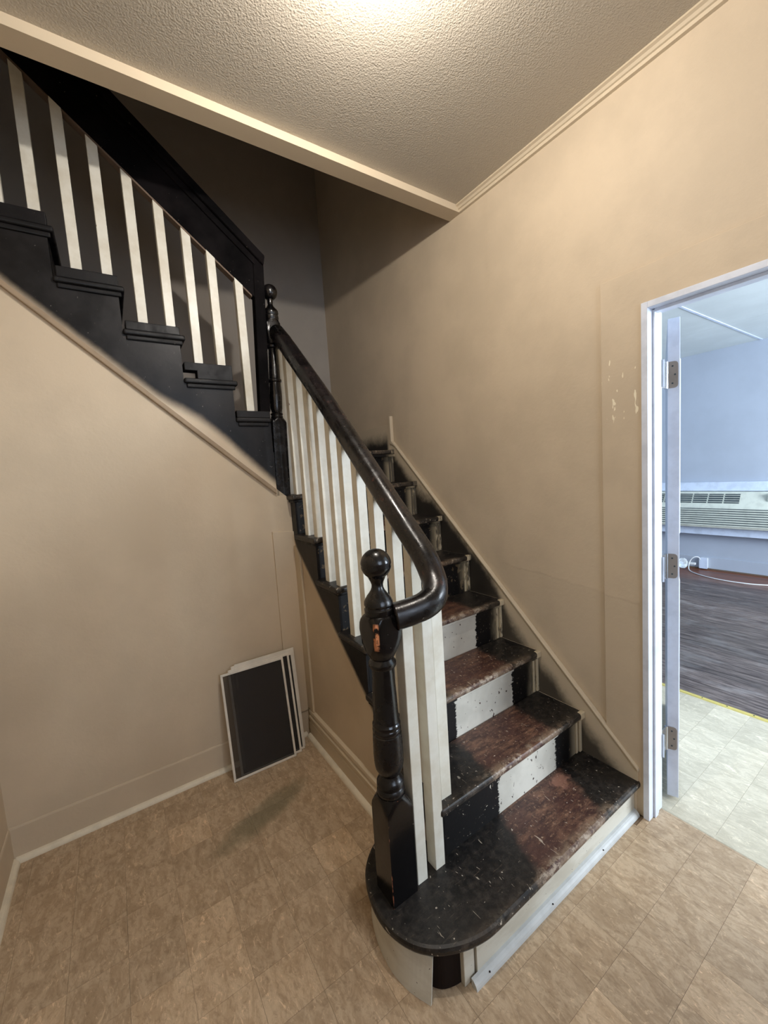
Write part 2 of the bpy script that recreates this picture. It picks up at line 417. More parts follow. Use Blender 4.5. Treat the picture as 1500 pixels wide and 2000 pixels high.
# ------------------------------------------------------------------ room shell
floor = struct(box('floor', LX - .1, RX1, -2.45, BY, -.10, -.0025, M['grout']))
ceil = struct(box('ceiling', LX - .1, RX0, -2.45, .895, HC, HC + .12, M['ceiling']))
bm = bmesh.new()                                # right wall with the door opening
bm_box(bm, RX0, RX1 - .005, 0.0, FY, 0, WTOP)
bm_box(bm, RX0, RX1 - .005, -.88, 0.0, 2.045, WTOP)
bm_box(bm, RX0, RX1 - .005, -2.45, -.88, 0, WTOP)
wr = struct(done(bm, 'wall_right', M['wallr']))
struct(box('wall_left', LX - .1, LX, -2.45, BY + .0, 0, WTOP, M['wall']))
# wall behind the camera, with a window opening
bm = bmesh.new()
bm_box(bm, LX - .1, -1.65, -2.55, -2.45, 0, HC); bm_box(bm, -.55, RX1, -2.55, -2.45, 0, HC)
bm_box(bm, -1.65, -.55, -2.55, -2.45, 0, 1.05); bm_box(bm, -1.65, -.55, -2.55, -2.45, 2.45, HC)
struct(done(bm, 'wall_front', M['wall']))
# wall under the upper flight: everything below the moulding line
def mould(x): return 1.455 - .882 * (x + .97)
prism('wall_back', [(LX - .1, 0), (-.86, 0), (-.86, 1.36), (-.90, 1.40), (LX - .1, mould(LX - .1))], 1, BY, BY + .09, M['wall'])
struct(bpy.data.objects['wall_back'])
# stairwell: back wall, upper walls, upper ceiling
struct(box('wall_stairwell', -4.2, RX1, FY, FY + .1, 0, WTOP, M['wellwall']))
struct(box('wall_stairwell_left', -4.3, -4.2, BY, FY, 0, WTOP, M['wall']))
struct(box('wall_upper_front', LX, RX0, .80, .894, HC + .12, WTOP, M['wall']))
struct(box('wall_upper_left', -4.2, LX - .1, BY - .1, BY, 0, WTOP, M['wall']))
struct(box('ceiling_stairwell', -4.3, RX1, .80, FY + .1, WTOP, WTOP + .1, M['wall']))
# wall under the lower flight (faces the hall on its left side)
WX = -.872
def lowline(y): return .437 + .872 * (y - .645)
prism('wall_understair', [(.20, 0), (BY, 0), (BY, lowline(BY)), (.30, lowline(.30)), (.20, .10)], 0, WX, WX + .05, M['wall'])
struct(bpy.data.objects['wall_understair'])

# beam at the stairwell edge and its strips
struct(box('trim_1', LX, RX0, .902, .972, 2.838, HC + .12, M['trim']), 'beige beam soffit along the stairwell edge of the ceiling')
struct(box('trim_2', LX, RX0, .890, .902, 2.838, 2.872, M['trim']), 'thin bright strip along the ceiling side of the stairwell beam')
# picture-rail style crown on the right wall
cp = [(0, HC), (-.034, HC), (-.036, HC - .008), (-.026, HC - .012), (-.020, HC - .020), (-.014, HC - .022), (-.013, HC - .034), (0, HC - .036)]
bm = bmesh.new(); n = len(cp)
A = [bm.verts.new((p[0], -2.45, p[1])) for p in cp]; B = [bm.verts.new((p[0], .89, p[1])) for p in cp]
bm.faces.new(A); bm.faces.new(B[::-1])
for i in range(n): bm.faces.new((A[i], B[i], B[(i + 1) % n], A[(i + 1) % n]))
struct(done(bm, 'trim_3', M['trim']), 'narrow stepped crown moulding where right wall meets ceiling')

# baseboards and shoe mouldings
bbp = [(0, 0), (-.012, 0), (-.012, .143), (-.008, .149), (0, .150)]
def board(name, pts2, path_ax, a, b, fixed, sign, mat):
    # pts2: (offset from wall, z); runs along path_ax between a and b
    bm = bmesh.new()
    if path_ax == 0: bm_prism(bm, [(fixed + sign * o, z) for o, z in pts2], 0, a, b)
    else: bm_prism(bm, [(fixed + sign * o, z) for o, z in pts2], 1, a, b)
    return done(bm, name, mat)
flatbb = [(0, 0), (.005, 0), (.005, .141), (.003, .148), (0, .149)]
qr = [(0, 0)] + [(.020 * math.cos(t), .020 * math.sin(t)) for t in (0, .3, .6, .9, 1.2, 1.57)]
struct(board('baseboard_back', flatbb, 0, LX, WX - .01, BY, -1, M['wall']))
struct(board('baseboard_left', flatbb, 1, -2.45, BY, LX, 1, M['wall']))
struct(board('trim_4', [(o + .005, z) for o, z in qr], 0, LX + .01, WX - .03, BY, -1, M['shoe']), 'cream quarter-round along the floor of the wall under the upper stairs')
struct(board('trim_5', [(o + .005, z) for o, z in qr], 1, -2.45, BY - .01, LX, 1, M['shoe']), 'cream quarter-round along the floor of the left wall')
# moulded baseboard below the lower flight
mb = [(0, 0), (.018, 0), (.018, .085), (.014, .090), (.014, .104), (.019, .108), (.019, .122), (.012, .128), (.012, .140), (.016, .145), (.014, .158), (.004, .165), (0, .166)]
struct(board('baseboard_understair', mb, 1, .42, BY - .03, WX, -1, M['trim']))
struct(board('trim_6', [(o * 1.1 + .018, z) for o, z in qr], 1, .42, BY - .03, WX, -1, M['shoe']), 'cream quarter-round below the stepped baseboard under the stairs')
# vertical battens in the corner below the newel
struct(prism('trim_7', [(-1.0, 0.15), (WX, .15), (WX, 1.20), (-.998, 1.212)], 1, BY - .012, BY, M['wall'], bev=.002), 'flat painted corner batten on the wall behind the screens')
struct(prism('trim_8', [(1.345, .166), (1.418, .166), (1.418, 1.12), (1.40, 1.118), (1.345, 1.06)], 0, WX - .013, WX, M['trim'], bev=.002), 'flat painted corner batten on the side wall below the stair stringer')

# ------------------------------------------------------------------ hall floor tiles
TX, TY, tx0, ty0 = .1577, .1525, -2.128 - .1577, .1280 - .1525 * 6
tmesh = {}
def inview(xa, xb, ya, yb):                # is any corner inside the photograph's frame
    for x in (xa, xb):
        for y in (ya, yb):
            v = Vector((x, y, 0)) - cam.location; d = v.dot(cF)
            if d > .1 and abs(v.dot(cR) / d) < 1.1 and abs(v.dot(cU) / d) < 1.42: return True
    return False
def tile(parent, x0, x1, y0, y1, mat, key):
    w_, d_ = round(x1 - x0, 4), round(y1 - y0, 4)
    k = (w_, d_, key)
    if k not in tmesh:
        bm = bmesh.new(); g = .0003; bm_box(bm, g, w_ - g, g, d_ - g, -.0025, 0)
        me = bpy.data.meshes.new('tile'); bmesh.ops.recalc_face_normals(bm, faces=bm.faces[:]); bm.to_mesh(me); bm.free(); me.materials.append(mat)
        tmesh[k] = me
    o = bpy.data.objects.new('tile', tmesh[k]); COL.objects.link(o); o.location = (x0, y0, random.uniform(0, .0002)); o.parent = parent
    return o
i = 0
while tx0 + i * TX < RX1 - .01:
    xa, xb = max(LX, tx0 + i * TX), min(RX1 - .008, tx0 + (i + 1) * TX); j = 0
    while ty0 + j * TY < BY:
        ya, yb = ty0 + j * TY, min(BY, ty0 + (j + 1) * TY); j += 1
        if xb < LX + .01: continue
        if xa > -.87 and ya > .06: continue            # hidden under the stairs
        if xa > -1.06 and ya > .10 and ya < .35: continue
        if not inview(xa, xb, ya, yb): continue
        if xb > RX0 and (yb > 0):
            if ya < 0 and yb > 0: yb = 0.0
            elif ya >= 0: xb = min(xb, RX0)
        if xb - xa > .01 and yb - ya > .01: tile(floor, xa, xb, ya, yb, M['tile'], 'a')
    i += 1

# ------------------------------------------------------------------ next room
floor2 = struct(box('floor_next_room', RX1, 4.52, -2.75, 2.9, -.10, -.0025, M['grout']))
for i in range(7):
    for j in range(8):
        xa = RX1 - .004 + i * .1477; ya = -.66 + j * .1525
        tile(floor2, xa, xa + .1477, ya, ya + .1525, M['tile2'], 'b')
box('vinyl_sheet', RX1 - .003, 1.13, -2.7, -.66, -.0025, 0, M['tile2'], floor2)
box('vinyl_sheet', RX1 - .003, 1.13, .56, 2.9, -.0025, 0, M['tile2'], floor2)
st = thing('floor_transition_strip', 'pale yellow metal strip between the vinyl and the dark wood floor', 'floor strip', (1.145, 0, 0))
prism('strip', [(1.13, 0), (1.165, 0), (1.158, .004), (1.137, .004)], 1, -2.7, 2.9, M['brass']).parent = st
bpy.data.objects['strip'].location = (-1.145, 0, 0)
for k in range(7):
    bm = bmesh.new(); bmesh.ops.create_cone(bm, cap_ends=True, segments=10, radius1=.004, radius2=.003, depth=.002)
    done(bm, 'screw', M['slot'], st, origin=None).location = (0.002, -.42 + k * .12, .0048)
pw = .085
bm = bmesh.new(); bm_box(bm, 0, pw - .0015, -2.7, 2.9, -.0025, .0005)
pl = bpy.data.meshes.new('plank'); bmesh.ops.recalc_face_normals(bm, faces=bm.faces[:]); bm.to_mesh(pl); bm.free(); pl.materials.append(M['plank'])
k = 0
while 1.166 + k * pw < 4.5:
    o = bpy.data.objects.new('plank', pl); COL.objects.link(o); o.parent = floor2; o.location = (1.166 + k * pw, 0, random.uniform(-.0003, .0004)); k += 1
FX = 4.50
struct(box('wall_far', FX, FX + .1, -2.75, 2.9, 0, 2.75, M['bluewall']))
struct(box('wall_next_back', RX1, FX, 2.9, 3.0, 0, 2.75, M['bluewall']))
bm = bmesh.new()
bm_box(bm, RX1, 1.1, -2.85, -2.75, 0, 2.75); bm_box(bm, 3.7, FX, -2.85, -2.75, 0, 2.75)
bm_box(bm, 1.1, 3.7, -2.85, -2.75, 0, .8); bm_box(bm, 1.1, 3.7, -2.85, -2.75, 2.4, 2.75)
struct(done(bm, 'wall_next_front', M['bluewall']))
bm = bmesh.new()
bm_box(bm, RX1 - .005, RX1 + .004, .09, 2.9, 0, 2.75); bm_box(bm, RX1 - .005, RX1 + .004, -2.75, -.97, 0, 2.75); bm_box(bm, RX1 - .005, RX1 + .004, -.97, .09, 2.13, 2.75)
struct(done(bm, 'wall_next_left', M['bluewall']))
ceil2 = struct(box('ceiling_next_room', RX1, FX, -2.75, 2.9, 2.71, 2.80, M['grout']))
for i in range(4):
    for j in range(5):
        x0, y0 = RX1 + i * 1.1, -2.55 + j * 1.22
        if j < 1: continue
        box('panel', x0 + .002, min(FX, x0 + 1.098), y0 - .359, y0 + .859, 2.70, 2.71, M['farceil'], ceil2)
for j in range(1, 5):
    box('batten', RX1, FX, -2.55 + j * 1.22 + .86 - .011, -2.55 + j * 1.22 + .86 + .011, 2.694, 2.70, M['bluetrim'], ceil2, bev=.002)
struct(box('baseboard_far', FX - .014, FX, -2.7, 2.9, 0, .16, M['bluewall'], bev=.004))
box('shoe_strip', FX - .03, FX - .014, -2.7, 2.9, 0, .018, M['rawedge'], bpy.data.objects['baseboard_far'], bev=.003)

# ------------------------------------------------------------------ door frame and leaf
dr = bpy.data.objects.new('door_1', None); COL.objects.link(dr); dr.location = (.04, 0, 0); struct(dr, 'white door standing open into the next room with its frame')
def dpart(o): o.location = Vector(o.location) - Vector(dr.location); o.parent = dr; return o
dpart(box('jamb', -.020, .098, -.022, 0, 0, 2.045, M['white'], bev=.0015))
dpart(box('door_stop', .018, .045, -.030, -.022, 0, 2.02, M['white'], bev=.001))
dpart(box('door_stop', .052, .060, -.026, -.022, 0, 2.02, M['white'], bev=.001))
dpart(box('head_jamb', -.020, .098, -.88, -.022, 2.023, 2.045, M['white'], bev=.0015))
dpart(box('head_stop', .018, .045, -.86, -.030, 2.012, 2.023, M['white'], bev=.001))
dpart(box('jamb', -.020, .098, -.88, -.858, 0, 2.023, M['white'], bev=.0015))
# casing on the next room's side
dpart(box('inner_casing', RX1 + .004, RX1 + .018, -.012, .075, 0, 2.13, M['white'], bev=.002))
dpart(box('inner_casing', RX1 + .004, RX1 + .018, -.95, -.868, 0, 2.13, M['white'], bev=.002))
dpart(box('inner_casing', RX1 + .004, RX1 + .018, -.868, -.012, 2.035, 2.13, M['white'], bev=.002))
# beige casing painted over on the hall side
struct(prism('trim_9', [(.001, 0), (.152, 0), (.152, 2.175), (-1.03, 2.175), (-1.03, 2.046), (.001, 2.046)], 0, -.012, 0, M['wallr'], bev=.0015), 'flat wide casing round the doorway painted the same beige as the wall')
# leaf folded open, seen on its hinge edge
HA = R(22); hx, hy = .172, -.012
TH = .040
leaf = box('leaf', 0, .80, -TH, 0, .012, 2.015, M['white'], dr, bev=.002)
leaf.location = (hx - .04, hy, 0); leaf.rotation_euler = (0, 0, HA)
for (a, b, c, d) in ((.11, .36, 1.15, 1.88), (.44, .69, 1.15, 1.88), (.11, .36, .25, .95), (.44, .69, .25, .95)):
    box('raised_panel', a, b, -TH - .006, -TH, c, d, M['white'], leaf, bev=.004)
for z in (1.80, 1.033, .280):
    bm = bmesh.new()
    # leaf plate with rounded corners let into the hinge edge
    r, y0, y1, z0, z1 = .012, -.034, -.0, z - .051, z + .051
    pts = [(y1, z0), (y1, z1)] + [(y0 + r - r * math.cos(R(90 - t)), z1 - r + r * math.sin(R(90 - t))) for t in (0, 30, 60, 90)] + [(y0 + r - r * math.cos(R(t)), z0 + r - r * math.sin(R(t))) for t in (0, 30, 60, 90)]
    bm_prism(bm, pts, 0, -.0025, 0.0)
    h = done(bm, 'hinge_plate', M['hinge'], leaf)
    bm = bmesh.new(); bmesh.ops.create_cone(bm, cap_ends=True, segments=12, radius1=.0065, radius2=.0065, depth=.104)
    done(bm, 'hinge_knuckle', M['steel'], leaf, smooth=False).location = (-.006, .004, z)
    for q, yy in ((.033, -.016), (0, -.024), (-.033, -.016)):
        bm = bmesh.new(); bmesh.ops.create_cone(bm, cap_ends=True, segments=8, radius1=.0035, radius2=.0035, depth=.001)
        s_ = done(bm, 'hinge_screw', M['slot'], leaf); s_.location = (-.003, yy, z + q); s_.rotation_euler = (0, R(90), 0)
    dpart(box('hinge_plate', .098, .1015, -.030, -.003, z - .051, z + .051, M['steel']))
    dpart(box('hinge_plate', .1015, hx - .012, -.0125, -.0105, z - .051, z + .051, M['steel']))
# glass knob
def lathe(name, prof, mat, parent=None, seg=24, sm=True, label=None):
    bm = bmesh.new(); rings = []
    for z, r in prof:
        rings.append([bm.verts.new((max(r, 1e-4) * math.cos(2 * math.pi * k / seg), max(r, 1e-4) * math.sin(2 * math.pi * k / seg), z)) for k in range(seg)])
    for a, b in zip(rings, rings[1:]):
        for k in range(seg): bm.faces.new((a[k], a[(k + 1) % seg], b[(k + 1) % seg], b[k]))
    bm.faces.new(rings[0][::-1]); bm.faces.new(rings[-1])
    return done(bm, name, mat, parent, 0, 2, sm, label)
kn = lathe('glass_knob', [(0, .010), (.018, .010), (.022, .020), (.032, .028), (.046, .029), (.056, .022), (.060, .012)], M['glass'], leaf, 12, False)
kn.location = (.74, -TH, .885); kn.rotation_euler = (R(90), 0, 0)
kr = lathe('knob_rose', [(0, .026), (.004, .026), (.006, .018)], M['steel'], leaf, 20); kr.location = (.74, -TH, .885); kr.rotation_euler = (R(90), 0, 0)
box('latch_plate', .794, .802, -.033, -.007, .84, .93, M['steel'], leaf)
# vinyl edge / threshold lip
struct(prism('trim_11', [(.088, 0), (.112, 0), (.110, .0016), (.092, .0016)], 1, -.858, -.022, M['tile2']), 'thin raised vinyl edge across the doorway')

# ------------------------------------------------------------------ wall air conditioner
ac = thing('air_conditioner', 'ivory through-wall air conditioner with long louvres under a white ledge', 'air conditioner', (FX, .9, .83))
def acp(o): o.location = Vector(o.location) - Vector((FX, .9, .83)); o.parent = ac; return o
AY0, AY1 = -.25, 1.86
acp(box('surround', FX - .06, FX, AY0 - .03, AY1 + .03, 1.005, 1.115, M['bluetrim'], bev=.004))
# body with sloping top grille face
bd = [(FX, .575), (FX - .24, .575), (FX - .25, .60), (FX - .25, .82), (FX - .235, .835), (FX - .14, 1.0), (FX, 1.0)]
acp(prism('body', bd, 1, AY0, AY1, M['plastic'], bev=.004))
ny = 6
# outlet grille: recessed dark panels in the sloping face, split by ribs
def onslope(s): return (FX - .235 + .095 * s, .835 + .165 * s)
for k in range(ny):
    y1_ = 1.78 - k * .155; y0_ = y1_ - .14
    (xa, za), (xb, zb) = onslope(.22), onslope(.86)
    bm = bmesh.new(); bm_prism(bm, [(xa - .003, za + .001), (xb - .003, zb + .001), (xb + .005, zb - .004), (xa + .005, za - .004)], 1, y0_, y1_)
    acp(done(bm, 'vent_panel', M['slot']))
    for q in range(4):
        (xc, zc) = onslope(.30 + q * .15)
        acp(box('vent_slat', xc - .006, xc, y0_, y1_, zc, zc + .006, M['plastic']))
for k in range(8):
    z = .80 - k * .0265
    acp(box('louvre_gap', FX - .2525, FX - .249, AY0 + .01, AY1 - .01, z, z + .009, M['slot']))
    acp(box('louvre', FX - .258, FX - .249, AY0 + .01, AY1 - .01, z - .012, z, M['plastic'], bev=.001))
acp(box('control_cover', FX - .21, FX - .15, .30, .62, .90, .985, M['plastic'], bev=.004))
acp(box('lower_ledge', FX - .15, FX, AY0 - .02, AY1 + .02, .47, .575, M['bluetrim'], bev=.004))

# outlet, adapter and cord
ou = thing('wall_outlet', 'white outlet box with a plug just above the far wood floor', 'outlet', (FX - .03, 1.27, .07))
def oup(o): o.location = Vector(o.location) - Vector((FX - .03, 1.27, .07)); o.parent = ou; return o
oup(box('outlet_box', FX - .055, FX - .014, 1.21, 1.29, .02, .15, M['outlet'], bev=.005))
oup(box('cover_plate', FX - .060, FX - .055, 1.205, 1.295, .015, .155, M['bluetrim'], bev=.004))
acp(box('plug', FX - .105, FX - .070, 1.32, 1.40, .055, .085, M['outlet'], bev=.006))
cp_ = catmull([(FX - .075, 1.275, .13), (FX - .10, 1.29, .165), (FX - .12, 1.33, .16), (FX - .13, 1.365, .11), (FX - .16, 1.37, .05), (FX - .24, 1.33, .010), (FX - .36, 1.20, .007), (FX - .45, 1.02, .007), (FX - .48, .80, .007), (FX - .42, .58, .007), (FX - .3, .40, .03), (FX - .27, .30, .3), (FX - .26, .25, .58)], 8)
acp(sweep('power_cord', cp_, circ(.006, 8), M['outlet'], None, up=Vector((.3, .2, 1)), label='white power cord looping over the dark wood floor'))

# ------------------------------------------------------------------ lower flight
YR = [None, .013, .244, .465, .684, .911, 1.141, 1.370, 1.606]
YL = [None, .013, .235, .452, .680, .898, 1.108, 1.338, 1.575]
ZR = [None, .150, .350, .563, .776, .988, 1.203, 1.424, 1.650]
ZL = [None, .150, .350, .560, .770, .980, 1.190, 1.405, 1.632]
TL = -.898; TT = .028
ls = thing('lower_staircase', 'lower straight stair flight with worn black and brown treads and rounded first step', 'stairs', (-.45, .8, 0))
def lsp(o, parent=ls): o.location = Vector(o.location) - Vector((-.45, .8, 0)); o.parent = parent; return o
def skewslab(name, xl, xr, yl0, yl1, yr0, yr1, zl, zr, th, mat, bev, org):
    bm = bmesh.new(); vs = []
    for dz in (-th, 0):
        for x, y, z in ((xl, yl0, zl), (xr, yr0, zr), (xr, yr1, zr), (xl, yl1, zl)): vs.append(bm.verts.new((x, y, z + dz)))
    for f in ((3, 2, 1, 0), (4, 5, 6, 7), (0, 1, 5, 4), (1, 2, 6, 5), (2, 3, 7, 6), (3, 0, 4, 7)): bm.faces.new([vs[i] for i in f])
    return done(bm, name, mat, None, bev, 3, False, None, org)
NO = .026   # nosing overhang
for k in range(2, 8):
    yl1 = YL[k + 1] + NO + (.05 if k == 7 else .0); yr1 = YR[k + 1] + NO
    t = skewslab('tread', TL, -.019, YL[k], yl1, YR[k], yr1, ZL[k], ZR[k], TT, M['tread'], .010, (-.45, (YL[k] + YR[k]) / 2, ZR[k]))
    lsp(t)
    # return moulding under the tread end and cove under the nosing
    c = skewslab('cove_moulding', TL + .012, -.03, YL[k] + .012, YL[k] + NO + .004, YR[k] + .012, YR[k] + NO + .004, ZL[k] - TT, ZR[k] - TT, .014, M['riser'], .003, None); lsp(c)
    c = skewslab('return_moulding', TL + .010, WX + .004, YL[k] + .02, yl1 - .01, YL[k] + .02, yl1 - .01, ZL[k] - TT, ZL[k] - TT, .014, M['black'], .003, None); lsp(c)
for k in range(2, 9):      # riser k stands between tread k-1 and tread k
    bm = bmesh.new(); vs = []
    for (x, yy, z0, z1) in ((WX + .004, YL[k] + NO, ZL[k - 1] - .012, ZL[k] - TT + .001), (-.019, YR[k] + NO, ZR[k - 1] - .012, ZR[k] - TT + .001)):
        for y in (yy, yy + .018):
            vs.append(bm.verts.new((x, y, z0))); vs.append(bm.verts.new((x, y, z1)))
    for f in ((0, 1, 3, 2), (4, 6, 7, 5), (0, 4, 5, 1), (2, 3, 7, 6), (1, 5, 7, 3), (0, 2, 6, 4)): bm.faces.new([vs[i] for i in f])
    lsp(done(bm, 'riser', M['riser']))
    # little beige stop where riser meets skirtboard
    lsp(box('corner_stop', -.058, -.043, YR[k] + NO - .005, YR[k] + NO, ZR[k - 1], ZR[k] - TT, M['stop'], bev=.002))
    lsp(box('corner_stop', -.037, -.019, YR[k] + NO - .010, YR[k] + NO, ZR[k - 1], ZR[k] - TT, M['stop'], bev=.003))
    lsp(box('nosing_end', -.052, -.019, YR[k] - .002, YR[k] + .02, ZR[k] - TT - .002, ZR[k] + .0015, M['stop'], bev=.004))
    for q in (0, 1):
        pass
# landing
lsp(skewslab('landing', -.895, -.0, YL[8], FY, YR[8], FY, ZL[8] + .006, ZR[8], TT, M['tread'], .006, (-.45, 1.59, 1.65)))
lsp(box('cove_moulding', -.88, -.03, 1.585, 1.61, 1.60, 1.617, M['riser'], bev=.003))
# stringer on the open side: sawtooth face, black fading into the wall
pts = [(.262, .14)]
for k in range(2, 9):
    pts += [(YL[k] + NO + .001, ZL[k - 1] - TT), (YL[k] + NO + .001, ZL[k] - TT)]
pts += [(1.70, ZL[8] - TT), (1.70, lowline(1.70)), (.645, lowline(.645)), (.31, .145)]
lsp(prism('stringer', pts, 0, WX - .006, WX + .03, M['lowstring']))
lsp(box('stringer_back', WX + .03, -.56, 1.66, 1.70, 1.3, 1.62, M['black']))
# skirtboard on the wall with its cap moulding
def capz(y): return .201 + .9372 * (y - .021)
pts = [(.022, .118), (.022, capz(.022)), (1.597, capz(1.597)), (1.64, 1.70), (1.64, 1.60)]
for k in range(8, 1, -1): pts += [(YR[k] + NO + .02, ZR[k] - .05), (YR[k] + NO + .02, ZR[k - 1] - .05)]
lsp(prism('skirtboard', pts, 0, -.019, -.001, M['skirt']))
cap = [(.018, capz(.018) - .004), (.018, capz(.018) + .009), (1.597, capz(1.597) + .009), (1.628, 1.712), (1.628, 1.885), (1.648, 1.885), (1.648, 1.695), (1.600, capz(1.60) - .006)]
lsp(prism('skirt_cap', cap, 0, -.025, -.0, M['trim'], bev=.003))
lb = lsp(box('landing_baseboard', -.016, -.001, 1.648, FY, 1.65, 1.83, M['landbase'], bev=.002))
# first step
top0 = [(-.004, .013), (-.45, .011), (-.868, .009), (-.925, .011), (-.982, .023), (-1.035, .044), (-1.084, .074), (-1.125, .118), (-1.152, .175), (-1.163, .237), (-1.154, .309), (-1.125, .385), (-1.075, .440), (-1.01, .475), (-.94, .49), (-.88, .492), (-.879, .285), (-.004, .285)]
top = top0[:2] + [(v.x, v.y) for v in catmull([(a, b, 0) for a, b in top0[2:-2]], 4)] + top0[-2:]
tt = prism('tread', top[::-1], 2, .150 - .030, .150, M['tread1'], bev=.011, origin=(-.45, .013, .15)); lsp(tt)
lsp(box('riser', -.962, -.022, .034, .052, 0, .121, M['riser1'], bev=.001))
lsp(box('corner_stop', -.022, -.001, .028, .30, 0, .121, M['wall'], bev=.001))
lsp(box('corner_block', -1.008, -.966, .040, .075, 0.002, .119, M['riser1'], bev=.002, label='bare edged wooden block at the open corner of the first riser'))
# loose curved panel
cpath = catmull([(-1.105, .066), (-1.142, .140), (-1.160, .215), (-1.150, .300), (-1.118, .380), (-1.062, .440), (-.98, .468), (-.88, .474)], 6) if False else None
def cm2(pts, k=6): return [(v.x, v.y) for v in catmull([(a, b, 0) for a, b in pts], k)]
c2 = cm2([(-1.108, .070), (-1.138, .135), (-1.150, .205), (-1.142, .290), (-1.112, .372), (-1.060, .428), (-.98, .456), (-.885, .462)])
bm = bmesh.new(); L = []
for i, (x, y) in enumerate(c2):
    a = Vector(c2[max(0, i - 1)]); b = Vector(c2[min(len(c2) - 1, i + 1)]); d = (b - a).normalized(); nrm = Vector((-d.y, d.x)) * -.006
    tk = .026 * (1 - i / len(c2)); u_ = nrm.normalized() * tk
    L.append([bm.verts.new((x, y, .001)), bm.verts.new((x + u_.x, y + u_.y, .122)), bm.verts.new((x - nrm.x + u_.x, y - nrm.y + u_.y, .122)), bm.verts.new((x - nrm.x, y - nrm.y, .001))])
for a, b in zip(L, L[1:]):
    for j in range(4): bm.faces.new((a[j], a[(j + 1) % 4], b[(j + 1) % 4], b[j]))
bm.faces.new(L[0]); bm.faces.new(L[-1][::-1])
lsp(done(bm, 'curved_riser_panel', M['riser1'], label='loose curved cream panel round the first step'))
core = cm2([(-.96, .050), (-1.03, .060), (-1.078, .090), (-1.108, .170), (-1.100, .290), (-1.06, .360), (-.99, .40), (-.90, .41)])
lsp(prism('step_core', core + [(-.90, .050)], 2, .004, .119, M['dark']))  # wooden core set forward, its near-black colour standing in for the open gap's shade
q1 = [(0, 0)] + [(-.022 * math.cos(t), .024 * math.sin(t)) for t in (0, .3, .6, .9, 1.2, 1.57)]
qa = board('quarter_round', [(-a, b) for a, b in q1], 0, -.988, -.024, .034, -1, M['greyshoe']); lsp(qa)
for x in (-.93, -.62, -.30):
    bm = bmesh.new(); bmesh.ops.create_icosphere(bm, subdivisions=1, radius=.0028)
    n_ = done(bm, 'nail_head', M['dark']); n_.location = (x, .0165, .016); lsp(n_)

# ------------------------------------------------------------------ newels
A_ = .047
def newel_ring(bm, z, r, sq, lean, seg=48):
    ring = []
    for k in range(seg):
        a = 2 * math.pi * k / seg
        rr = r
        if sq: rr = min(r, sq / max(abs(math.cos(a)), abs(math.sin(a))))
        ring.append(bm.verts.new((rr * math.cos(a) + lean * z, rr * math.sin(a), z)))
    return ring
def newel_part(name, prof, mat, parent, lean=0):
    bm = bmesh.new(); rs = [newel_ring(bm, z, r, s, lean) for z, r, s in prof]; n = 48
    for a, b in zip(rs, rs[1:]):
        for k in range(n): bm.faces.new((a[k], a[(k + 1) % n], b[(k + 1) % n], b[k]))
    bm.faces.new(rs[0][::-1]); bm.faces.new(rs[-1])
    bmesh.ops.recalc_face_normals(bm, faces=bm.faces[:])
    for e in bm.edges:
        if len(e.link_faces) == 2 and e.calc_face_angle(0) > .5: e.smooth = False
    me = bpy.data.meshes.new(name); bm.to_mesh(me); bm.free()
    for p in me.polygons: p.use_smooth = True
    return link(name, me, mat, parent)
def ballprof(zc, r, n=14, lo=-.93):
    out = []
    for i in range(n + 1):
        a = math.asin(lo) + (math.pi / 2 - math.asin(lo)) * i / n
        out.append((zc + r * math.sin(a), max(.0005, r * math.cos(a)), 0))
    return out
def groove(P):
    return [(z, r * (.965 if 1.2085 < z < 1.2125 or 1.2165 < z < 1.2195 else 1), q) for z, r, q in P]
def m_newelchip():
    # orange bare-wood wear where the corner edges of the block have rubbed through
    t = NT('black_newel_block_with_bare_corner', .18, .4)
    o = t.n.new('ShaderNodeSeparateXYZ'); t.l.new(t.obj, o.inputs[0]); ox, oy, oz = o.outputs
    n = t.mul(t.math('SUBTRACT', t.noise(40, 5, .7), .5), .014)
    d = t.math('ABSOLUTE', t.math('SUBTRACT', t.math('ADD', ox, n), oy))
    corner = t.math('MULTIPLY', t.math('SUBTRACT', 0.0, t.math('ADD', ox, oy)), 1.0)
    e = t.mul(t.ss(corner, .0795, .0845), t.ss(oz, .80, .82))
    e2 = t.mul(t.ss(t.math('ADD', corner, n), .0915, .0945), t.ss(t.noise(14, 3, .6), .50, .56))
    c = t.mix(t.ss(t.noise(6, 5, .6), .4, .7), s2l((8, 7, 8)), s2l((22, 18, 18)))
    sp = t.ss(t.noise(95, 3, .55), .74, .76); c = t.mix(t.mul(sp, .6), c, s2l((150, 140, 126)))
    c = t.mix(t.ss(t.noise(22, 4, .65), .735, .75), c, s2l((164, 102, 70)))
    top_ = t.mul(e, t.ss(t.noise(18, 4, .7), .38, .46))
    c = t.mix(top_, c, s2l((196, 126, 84)))
    c = t.mix(e2, c, s2l((150, 92, 66)))
    t.bump(t.noise(35, 4, .6), .3, .0015)
    return t.col(c)
M['newelblock'] = m_newelchip()
nw = thing('newel_post', 'black turned newel post with ball top standing on the rounded first step', 'newel post', (-1.068, .275, .150))
def zz(p): return [(z - .150, r, s) for z, r, s in p]
base = [(.150, .067, A_), (.30, .067, A_), (.440, .067, A_), (.452, .064, A_), (.464, .058, A_), (.474, .052, A_), (.484, .0470, A_), (.490, .0445, A_)]
newel_part('base_block', zz(base), M['newelblock'], nw)
